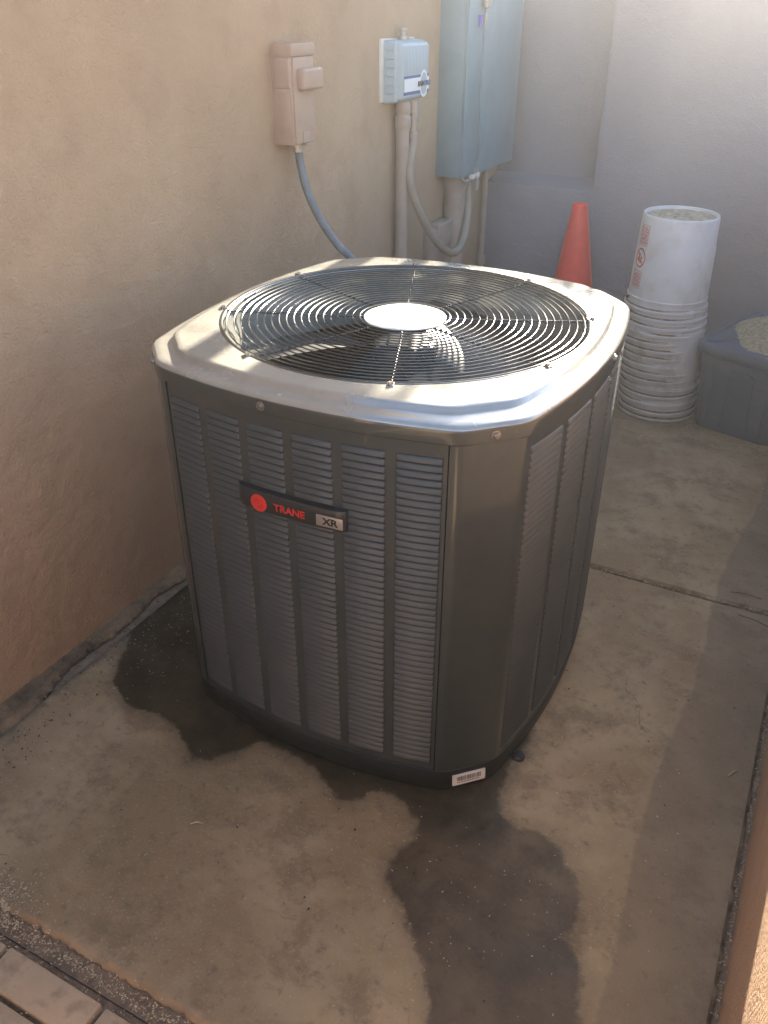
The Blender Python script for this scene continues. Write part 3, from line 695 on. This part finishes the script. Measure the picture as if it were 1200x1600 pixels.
# ribbed near side
child_box(kc, 'rib', 'ctrl', kx0 + .020, kx0 + .024, ky0 - .004, ky0 + .003, kz0 + .03, kz1 - .02, bevel=.001)
for i in range(6):
    z = kz0 + .034 + i * .0285; child_box(kc, 'rib', 'ctrl', kx0 + .0225, kx1 - .018, ky0 - .0035, ky0 + .003, z, z + .004, bevel=.001)
for i in range(17):
    y = ky0 + .026 + i * .0125; child_box(kc, 'flute', 'ctrl', kx1 + .006, kx1 + .0092, y, y + .006, kz0 + .096, kz1 - .020, bevel=.001)
fx = kx1 + .0095
child_box(kc, 'label_band', 'blue_print', fx - .002, fx, ky0 + .024, ky1 - .012, kz0 + .028, kz0 + .092, bevel=0)
child_box(kc, 'label_stripe', 'white_print', fx - .002, fx + .0005, ky0 + .024, ky1 - .012, kz0 + .039, kz0 + .083, bevel=0)
ring_c = Vector((fx + .001, ky1 - .060, kz0 + .060))
bm = bmesh.new()
for r0, r1, xo in ((.030, .0375, 0),):
    vv = []
    for k in range(40):
        a = 2 * math.pi * k / 40; vv.append([bm.verts.new((xo, r * math.cos(a) * .95, r * math.sin(a) * 1.25)) for r in (r0, r1)])
    for k in range(40): bm.faces.new((vv[k][0], vv[k][1], vv[(k + 1) % 40][1], vv[(k + 1) % 40][0]))
o = link('logo_ring', bmesh_to('logo_ring', bm), 'white_print', kc); o.location = ring_c - Vector(kc.location) + Vector((.0006, 0, 0))
bm = bmesh.new(); vv = [bm.verts.new((0, .030 * .95 * math.cos(2 * math.pi * k / 40), .030 * 1.25 * math.sin(2 * math.pi * k / 40))) for k in range(40)]; bm.faces.new(vv)
o = link('logo_field', bmesh_to('logo_field', bm), 'ctrl', kc); o.location = ring_c - Vector(kc.location) + Vector((.0003, 0, 0))
fr = wall_frame((0, 1, 0), (0, 0, 1), ring_c - Vector(kc.location) + Vector((.0012, 0, .000)))
link('lettering', text_mesh('lettering', 'RAIN', .024, .0004, .0012, 'RIGHT'), 'ink', kc, mw=fr @ Matrix.Translation((.004, 0, 0)))
link('lettering', text_mesh('lettering', 'BIRD', .024, .0004, .0010, 'LEFT'), 'blue_print', kc, mw=fr @ Matrix.Translation((.008, 0, 0)))
o = link('antenna_stub', lathe_mesh('antenna_stub', [(.020, 0), (.020, .012), (.013, .014), (.013, .030), (.017, .031), (.017, .040), (.001, .042)], 12), 'galv', kc); o.location = Vector((-.752, 1.50, kz1 - .002)) - Vector(kc.location)

def pipe(name, m_, label, x, y, z0, z1, r, collars=(), seg=20):
    t = thing(name, label, 'pipe', (x, y, z0))
    link('tube', lathe_mesh('tube', [(r, 0), (r, z1 - z0)], seg, cap_top=True), m_, t)
    for zc, hh, rr in collars: link('coupling', lathe_mesh('coupling', [(r, zc - z0), (rr - .002, zc - z0), (rr, zc - z0 + .003), (rr, zc - z0 + hh - .003), (rr - .002, zc - z0 + hh), (r, zc - z0 + hh)], seg), m_, t)
    return t
pipe('pvc_pipe', 'pipe', 'pale painted plastic pipe running down below the irrigation timer', -.748, 1.498, 0, kz0 + .004, .026, ((1.148, .040, .032), (1.20, .036, .030)))
pipe('service_pipe', 'pipe', 'thick painted pipe below the blue electrical cabinet', -.735, 2.02, 0, .91, .048, ((.845, .055, .054),))
pipe('thin_pipe', 'pipe', 'thin painted pipe in the corner beside the grey wall', -.757, 2.455, 0, 1.2, .014, ((.40, .05, .021),), 14)
fit = thing('hose_fitting', 'small tan fitting hanging under the irrigation timer', 'fitting', (-.722, 1.540, 1.075))
link('neck', lathe_mesh('neck', [(.016, .0), (.016, .035), (.019, .036), (.019, .055), (.013, .058), (.013, .12), (.016, .122), (.016, .165)], 14), 'pipe', fit)
o = child_box(fit, 'strap', 'galv', -.735, -.708, 1.536, 1.560, 1.165, 1.236, bevel=.002)
hp_ = [(-.722, 1.535, 1.088), (-.715, 1.499, .962), (-.69, 1.543, .834), (-.665, 1.657, .698), (-.655, 1.815, .611), (-.66, 1.949, .624), (-.672, 2.025, .721), (-.69, 2.069, .86), (-.69, 2.07, .915)]
tag(link('tan_hose', tube_mesh('tan_hose', dense(catmull(hp_, 10), .006), .0165, 12, False, .05), 'hose'), 'tan ribbed hose looping from the irrigation timer up to the blue cabinet', 'hose')
jb = thing('junction_cover', 'small pink mortar-coated box at the foot of the thick pipe', 'junction box', (-.72, 1.90, 0))
child_box(jb, 'box_body', 'pipe', XW - .002, -.735, 1.80, 1.985, .0, .700, bevel=.008, seg=3)
child_box(jb, 'cap', 'pipe', XW - .002, -.722, 1.84, 1.99, .610, .722, bevel=.012, seg=3)

# blue-grey electrical cabinet
ex1, ey0, ey1, ez0, ez1 = -.657, 1.905, 2.535, .908, 1.70
ec = thing('electrical_cabinet', 'tall blue-grey metal electrical cabinet on the tan wall near the corner', 'cabinet', (XW, 2.2, ez0))
child_box(ec, 'housing', 'panel', XW - .003, ex1 - .006, ey0, ey1, ez0, ez1, bevel=.002)
child_box(ec, 'side_seam', 'panel', XW + .02, ex1 - .020, ey0 - .003, ey0 + .01, ez0 + .012, ez1, bevel=.001)
d1 = child_box(ec, 'door', 'panel', ex1 - .010, ex1, ey0 - .004, 2.068, ez0 + .004, ez1 + .002, bevel=.003); d1['label'] = 'narrow fixed front panel'
d2 = child_box(ec, 'door', 'panel', ex1 - .010, ex1 + .002, 2.073, ey1 + .003, ez0 - .006, ez1 + .002, bevel=.003); d2['label'] = 'wide hinged door'
child_box(ec, 'hasp', 'galv', ex1 + .001, ex1 + .006, 2.035, 2.085, ez0 + .004, ez0 + .030, bevel=.001)
child_box(ec, 'latch', 'ctrl_trim', ex1 - .008, ex1 + .016, 2.00, 2.035, ez0 - .016, ez0 + .002, bevel=.004)
child_box(ec, 'latch', 'ctrl_trim', ex1 - .006, ex1 + .014, 2.055, 2.085, ez0 - .018, ez0 + .004, bevel=.004)
child_box(ec, 'hinge', 'galv', ex1 + .001, ex1 + .007, 2.064, 2.078, 1.47, 1.53, bevel=.001)
child_box(ec, 'seal_tag', 'purple', ex1 + .002, ex1 + .006, 1.995, 2.032, 1.478, 1.522, bevel=.002)
child_box(ec, 'padlock', 'galv', ex1 + .004, ex1 + .026, 2.030, 2.080, 1.545, 1.600, bevel=.005)
o = link('cable_clamp', tube_mesh('cable_clamp', catmull([(-.69, 1.965, .905), (-.675, 1.98, .885), (-.66, 2.01, .890), (-.65, 2.03, .900)], 6), .008, 8), 'galv', ec); o.location = -Vector(ec.location)
o = link('thin_wire', tube_mesh('thin_wire', catmull([(-.668, 2.005, .895), (-.672, 1.985, .86), (-.68, 1.97, .81), (-.69, 1.962, .76)], 8), .0022, 6), 'hose', ec); o.location = -Vector(ec.location)
tg = thing('hanging_tag', 'small beige tag hanging under the blue cabinet', 'tag', (-.648, 2.068, .835))
bm = bmesh.new()
vv = [bm.verts.new(p_) for p_ in ((-.002, -.010, 0), (.001, .012, .004), (.003, .017, .030), (-.001, .006, .062), (-.003, -.006, .060), (0, -.015, .026))]; bm.faces.new(vv)
bmesh.ops.solidify(bm, geom=bm.faces[:], thickness=.002)
link('paper', bmesh_to('paper', bm), 'tag', tg)
link('string', tube_mesh('string', [Vector((0, 0, .06)), Vector((-.003, .002, .08)), Vector((-.006, 0, .092))], .0012, 6), 'galv', tg)

# ------------------------------------------------------------------ traffic cone, buckets, tote
tc = thing('traffic_cone', 'orange-red traffic cone standing against the grey wall behind the unit', 'traffic cone', (-.222, 2.345, 0), (rad(0), rad(-1.4), rad(8)))
bm = bmesh.new(); box_bm(bm, -.195, .195, -.195, .195, 0, .028, .012, 3)
link('base_plate', bmesh_to('base_plate', bm, True, 40), 'cone', tc)
link('body', lathe_mesh('body', [(.165, .026), (.160, .040), (.150, .055), (.148, .07), (.092, .40), (.037, .752), (.0355, .765), (.034, .768), (.030, .766), (.029, .70)], 40), 'cone', tc)

BH, RB, RT = .372, .148, .160       # inverted pails: RB at the closed end (up), RT near the mouth (down)
prof_w = [(.168, .000), (.1705, .002), (.1705, .010), (.166, .0125), (.160, .013)]
prof_b = [(RT + .0015, .013), (RT + .001, .040), (RT + .004, .042), (RT + .004, .047), (RT, .049), (RT - .001, .075), (RB + .002, BH - .010), (RB, BH - .003), (RB - .003, BH), (RB - .006, BH - .002), (RB - .008, BH - .014)]
wall_me = lathe_mesh('pail_wall', prof_b, 56); nest_me = lathe_mesh('pail_wall', [(r - (.006 if z > .07 else 0), z - (.012 if z > .2 else 0)) for r, z in prof_b], 56); rim_me = lathe_mesh('pail_rim', [(.160, -.001)] + prof_w[:4], 56); ledge_me = lathe_mesh('pail_ledge', [(.1668, .0124), (.166, .0132), (.1622, .0142), (.1622, .0185)], 56)
vs = [(0, 0, BH - .014)]; fs = []
for ri in range(1, 9):
    for k in range(40):
        r_ = (RB - .007) * ri / 8; a = 2 * math.pi * k / 40
        vs.append((r_ * math.cos(a), r_ * math.sin(a), BH - .014 + rng.uniform(0, .006) * (1 if ri < 8 else .3)))
fs += [(0, 1 + k, 1 + (k + 1) % 40) for k in range(40)]
for ri in range(7):
    for k in range(40): a, b = 1 + ri * 40 + k, 1 + ri * 40 + (k + 1) % 40; fs.append((a, a + 40, b + 40, b))
end_me = pymesh('pail_end', vs, fs, True)
NB = 15; SP = .0335
ORD = ['topmost white bucket with red warning print, upside down on the leaning stack', 'second', 'third', 'fourth', 'fifth', 'sixth', 'seventh', 'eighth', 'ninth', 'tenth', 'eleventh', 'twelfth', 'thirteenth', 'fourteenth']
for i in range(NB):                 # i = 0 is the lowest
    from_top = NB - 1 - i
    lb = ORD[0] if from_top == 0 else ('lowest dusty white bucket of the leaning stack, on the concrete' if i == 0 else ORD[from_top] + ' upside-down bucket from the top of the leaning white stack')
    t = i / (NB - 1)
    bx = .309 - .050 * t + rng.uniform(-.004, .004) + (.014 if from_top < 4 else 0); by = 1.975 + rng.uniform(-.004, .004)
    bk = thing('bucket', lb, 'bucket', (bx, by, .002 + i * SP), (rng.uniform(-.012, .012), rng.uniform(-.012, .012) + (.012 if from_top == 0 else 0), rng.uniform(0, 6.28) if from_top else 0), 'buckets stacked by the grey wall')
    o = link('side', wall_me if from_top == 0 else nest_me.copy(), None, bk); o.data.materials.append(M['bucket' if from_top < 4 else 'bucket_low'])
    o = link('rim', rim_me.copy(), 'bucket' if from_top < 4 else 'bucket_low', bk); link('grime_line', ledge_me, 'rim', bk)
    if from_top == 0: link('end', end_me, 'caked', bk); top_bucket = bk
# red warning print on the top bucket (flat ink wrapped on the wall)
def wrap(u0, u1, v0, v1, n=3):
    out = []
    for v in (v0, v1):
        rr = RT - .001 + (RB + .002 - RT + .001) * (v - .075) / (BH - .085) + .0007
        for i in range(n + 1): a = rad(-138) + (u0 + (u1 - u0) * i / n) / rr; out.append((rr * math.cos(a), rr * math.sin(a), v))
    return out, [(i, i + 1, n + 2 + i, n + 1 + i) for i in range(n)]
pvs, pfs = [], []
def ink(u0, u1, v0, v1, n=3):
    a, f_ = wrap(u0, u1, v0, v1, n); i0 = len(pvs); pvs.extend(a); pfs.extend([tuple(i0 + q for q in ff) for ff in f_])
UW = .030
for (v0, v1) in ((.255, .330), (.085, .150)):
    ink(-UW, UW, v1, v1 + .0018); ink(-UW, UW, v0 - .0018, v0); ink(-UW, -UW + .0015, v0, v1, 1); ink(UW - .0015, UW, v0, v1, 1)
    for k in range(9):
        u = -UW + .005 + k * .0058; v = v0 + .005
        while v < v1 - .008:
            ln = rng.uniform(.006, .016); ink(u, u + .0034, v, min(v + ln, v1 - .005), 1); v += ln + .0035
VC = .203
for k in range(28):
    a0, a1 = 2 * math.pi * k / 28, 2 * math.pi * (k + 1) / 28; i0 = len(pvs)
    for r_, a in ((.028, a0), (.034, a0), (.034, a1), (.028, a1)):
        p_, _ = wrap(r_ * math.cos(a), r_ * math.cos(a) + .0001, VC + r_ * math.sin(a) * 1.15, VC + .2, 1); pvs.append(p_[0])
    pfs.append((i0, i0 + 1, i0 + 2, i0 + 3))
for k in range(16):
    s = -1 + 2 * k / 16; ink(s * .022 - .004, s * .022 + .004, VC - s * .024 - .002, VC - s * .024 + .0025, 1)
for (u, v, r_) in ((-.006, VC + .010, .008), (-.010, VC - .006, .010), (.004, VC - .012, .008), (.010, VC + .002, .005)):
    for k in range(7): dv = -r_ + 2 * r_ * (k + .5) / 7; hw = math.sqrt(max(0, r_ * r_ - dv * dv)); ink(u - hw, u + hw, v + dv - r_ / 7, v + dv + r_ / 7, 1)
link('warning_print', pymesh('warning_print', pvs, pfs), 'print_red', top_bucket)
ear = lathe_mesh('ear', [(.006, 0), (.006, .008), (.004, .010), (.0005, .010)], 12)
for i, (a, z) in enumerate(((rad(-150), .505), (rad(-150), .438))):
    o = link('ear', ear, 'litter', top_bucket, ((RT + .003) * math.cos(a), (RT + .003) * math.sin(a), z - (NB - 1) * SP - .002 + (.0 if i else .0)), (math.pi / 2, 0, a + math.pi / 2)) if i == 0 else None

tt = thing('storage_tote', 'grey plastic storage tote with spilled feed on its lid beside the buckets', 'storage tote', (.718, 2.06, 0), (0, 0, rad(-16)))
def rrect(hx, hy, r, n=6):
    out = []
    for cx, cy, a0 in ((hx - r, hy - r, 0), (-hx + r, hy - r, 90), (-hx + r, -hy + r, 180), (hx - r, -hy + r, 270)):
        for k in range(n + 1): a = rad(a0 + 90 * k / n); out.append((cx + r * math.cos(a), cy + r * math.sin(a)))
    return out
def tl(hx, hy, r, z): return [(x, y, z) for x, y in rrect(hx, hy, r)]
body = [tl(.158, .24, .05, .0), tl(.168, .25, .055, .004), tl(.171, .253, .055, .012), tl(.192, .278, .06, .325), tl(.202, .288, .06, .330), tl(.203, .289, .06, .352)]
link('body', loops_mesh('body', body, 45, True), 'tote', tt)
lid = [tl(.206, .292, .06, .340), tl(.212, .298, .064, .343), tl(.213, .299, .064, .372), tl(.209, .295, .062, .378), tl(.190, .276, .05, .379), tl(.184, .270, .05, .371), tl(.02, .02, .01, .370)]
link('lid', loops_mesh('lid', lid, 45, False, True), 'tote', tt)
# raised frame round the handle recess on the near end, and side ribs
def end_pt(x, z, o): 
    y = -(.253 + (.278 - .253) * (z - .012) / .313) - o; return (x, y, z)
vs, fs = [], []
outer = [(-.062, .03), (-.052, .272), (-.040, .288), (.040, .288), (.052, .272), (.062, .03)]
inner = [(-.050, .03), (-.041, .262), (-.033, .274), (.033, .274), (.041, .262), (.050, .03)]
for ring, o_ in ((outer, -.001), (outer, .010), (inner, .010), (inner, .0006)):
    vs += [end_pt(x, z, o_) for x, z in ring]
for j in range(3):
    for i in range(5): a = j * 6 + i; fs.append((a, a + 1, a + 7, a + 6))
bm = bmesh.new(); bv = [bm.verts.new(v) for v in vs]; [bm.faces.new([bv[i] for i in f_]) for f_ in fs]
link('handle_frame', bmesh_to('handle_frame', bm, True, 30), 'tote', tt)
for sx in (-1, 1):
    vs = [end_pt(sx * .115 - .008, .03, -.001), end_pt(sx * .115, .03, .007), end_pt(sx * .115 + .008, .03, -.001), end_pt(sx * .125 - .008, .30, -.001), end_pt(sx * .125, .30, .007), end_pt(sx * .125 + .008, .30, -.001)]
    link('rib', pymesh('rib', vs, [(0, 1, 4, 3), (1, 2, 5, 4)], True), 'tote', tt)
# spilled feed heaped on the lid and strewn on the floor below
vs, fs = [], []; n1, n2 = 46, 56
for j in range(n2):
    for i in range(n1):
        x, y = -.185 + .37 * i / (n1 - 1), -.272 + .544 * j / (n2 - 1)
        e = (x + .01 + .03 * math.sin(y * 14)) / .150, (y - .01 + .03 * math.sin(x * 17)) / .235
        d = 1 - math.hypot(*e); hgt = .030 * max(0, min(1, d * 2.4)) + (rng.uniform(0, .006) if d > -.06 else 0) - (.003 if d < 0 else 0)
        vs.append((x, y, .3715 + hgt))
for j in range(n2 - 1):
    for i in range(n1 - 1): a = j * n1 + i; fs.append((a, a + 1, a + n1 + 1, a + n1))
fd = link('feed_heap', pymesh('feed_heap', vs, fs, False), 'feed'); fd.location = tt.location; fd.rotation_euler = tt.rotation_euler
tag(fd, 'tan heap of spilled feed lying on the grey tote lid', 'feed', kind='stuff')

# ------------------------------------------------------------------ litter
def slivers(name, spots, m_, lmin, lmax, wmin, wmax, label):
    vs, fs = [], []
    for x, y, z in spots:
        a = rng.uniform(0, 6.28); l, w = rng.uniform(lmin, lmax) / 2, rng.uniform(wmin, wmax) / 2; tz = rng.uniform(-.25, .25) * l
        ca, sa = math.cos(a), math.sin(a); i0 = len(vs)
        for u, v, h_ in ((-l, 0, -tz), (0, -w, 0), (l, 0, tz), (0, w, 0), (0, 0, w * .9)):
            vs.append((x + u * ca - v * sa, y + u * sa + v * ca, z + h_ + .0016))
        fs += [(i0, i0 + 1, i0 + 4), (i0 + 1, i0 + 2, i0 + 4), (i0 + 2, i0 + 3, i0 + 4), (i0 + 3, i0, i0 + 4), (i0 + 3, i0 + 2, i0 + 1, i0)]
    return tag(link(name, pymesh(name, vs, fs), m_), label, 'litter', kind='stuff')
def inside_unit(x, y): return abs(x) < .46 and abs(y) < .50
S1, S2, S3 = [], [], []
for _ in range(420):
    x, y = rng.uniform(-.68, .96), rng.uniform(-1.11, 2.5)
    if not inside_unit(x, y): S1.append((x, y, .001))
for _ in range(110):
    x, y = rng.gauss(.5, .16), rng.gauss(-.72, .16)
    if not inside_unit(x, y) and y > -1.11: S1.append((x, y, .001))
for _ in range(260):
    x, y = -.60 + rng.gauss(0, .07), rng.gauss(-.2, .22)
    if -.69 < x and not inside_unit(x, y): S1.append((x, y, .001))
slivers('straw_bits', S1, 'straw', .0025, .0075, .001, .0024, 'pale seed husks scattered over the concrete')
for _ in range(900):
    x = rng.uniform(-.75, .98); S2.append((x, .6055 + rng.gauss(0, .0045), rng.uniform(-.010, -.003)))
for _ in range(1700):
    x = rng.uniform(-.7, 1.0); S2.append((x, -1.147 + rng.gauss(0, .009), rng.uniform(-.012, .0)))
for _ in range(900):
    x = -.36 + rng.gauss(0, .05); S2.append((x, -1.13 + rng.gauss(0, .03), rng.uniform(-.002, .006)))
for _ in range(700):
    y = rng.uniform(-1.1, 2.5); S2.append((.979 + rng.gauss(0, .004), y, rng.uniform(-.008, .0)))
for _ in range(1200):
    x = rng.uniform(-.3, .3); y = rng.uniform(-1.6, -1.17); S2.append((x, y, -.010))
slivers('joint_chaff', S2, 'straw', .003, .009, .0014, .003, 'chaff and straw packed into the paving joints')
for _ in range(2600):
    x, y = .62 + rng.gauss(0, .16), 1.74 + rng.gauss(0, .06) - .25 * max(0, 0)
    yy = y - .30 * (x - .62); S3.append((x, yy, .001))
for _ in range(700): S3.append((.90 + rng.gauss(0, .05), 1.45 + rng.gauss(0, .12), .001))
S3 = [s for s in S3 if s[0] < .97 and math.hypot(s[0] - .31, s[1] - 1.975) > .17]
slivers('feed_grains', S3, 'feed', .002, .006, .0015, .003, 'spilled feed grains on the concrete before the tote')
S4 = []
for _ in range(150):
    x, y = rng.uniform(-.68, .96), rng.uniform(-1.1, 2.4)
    if not inside_unit(x, y): S4.append((x, y, .001))
for _ in range(160):
    x, y = rng.uniform(-.72, -.58), rng.uniform(-1.1, -.2); S4.append((x, y, .004))
slivers('dark_crumbs', S4, 'litter', .003, .010, .0025, .006, 'dark crumbs of soil scattered over the concrete')
for (x, y, a, l, lb) in ((.86, .665, .05, .09, 'thin brown twig on the far slab near the joint'), (.90, .54, -.25, .10, 'thin dark twig on the near slab by the joint'), (.925, -.09, 1.0, .035, 'pale straw stalk beside the low wall'), (-.11, -.79, .5, .028, 'short pale stalk on the brown concrete')):
    p_ = [Vector((x - l / 2 * math.cos(a), y - l / 2 * math.sin(a), .003)), Vector((x, y + .003, .006)), Vector((x + l / 2 * math.cos(a), y + l / 2 * math.sin(a), .003))]
    tag(link('twig', tube_mesh('twig', catmull(p_, 5), .0011, 6), 'litter' if 'pale' not in lb else 'straw'), lb, 'twig')

# ------------------------------------------------------------------ added haze volume, standing in for the sun-glare veil
HAZE = 0.0095
if HAZE > 0:
    bm = bmesh.new(); box_bm(bm, -12, 12, -7.5, 9, -1.1, 4.2)
    hz = link('haze', bmesh_to('haze', bm), None); hz['kind'] = 'stuff'
    hm = bpy.data.materials.new('haze'); hm.use_nodes = True; hn = hm.node_tree; hn.nodes.clear()
    ho = hn.nodes.new('ShaderNodeOutputMaterial'); hv = hn.nodes.new('ShaderNodeVolumePrincipled')
    hv.inputs['Density'].default_value = HAZE; hv.inputs['Color'].default_value = (.90, .93, 1, 1); hv.inputs['Anisotropy'].default_value = .85
    hn.links.new(hv.outputs[0], ho.inputs['Volume']); hz.data.materials.append(hm)
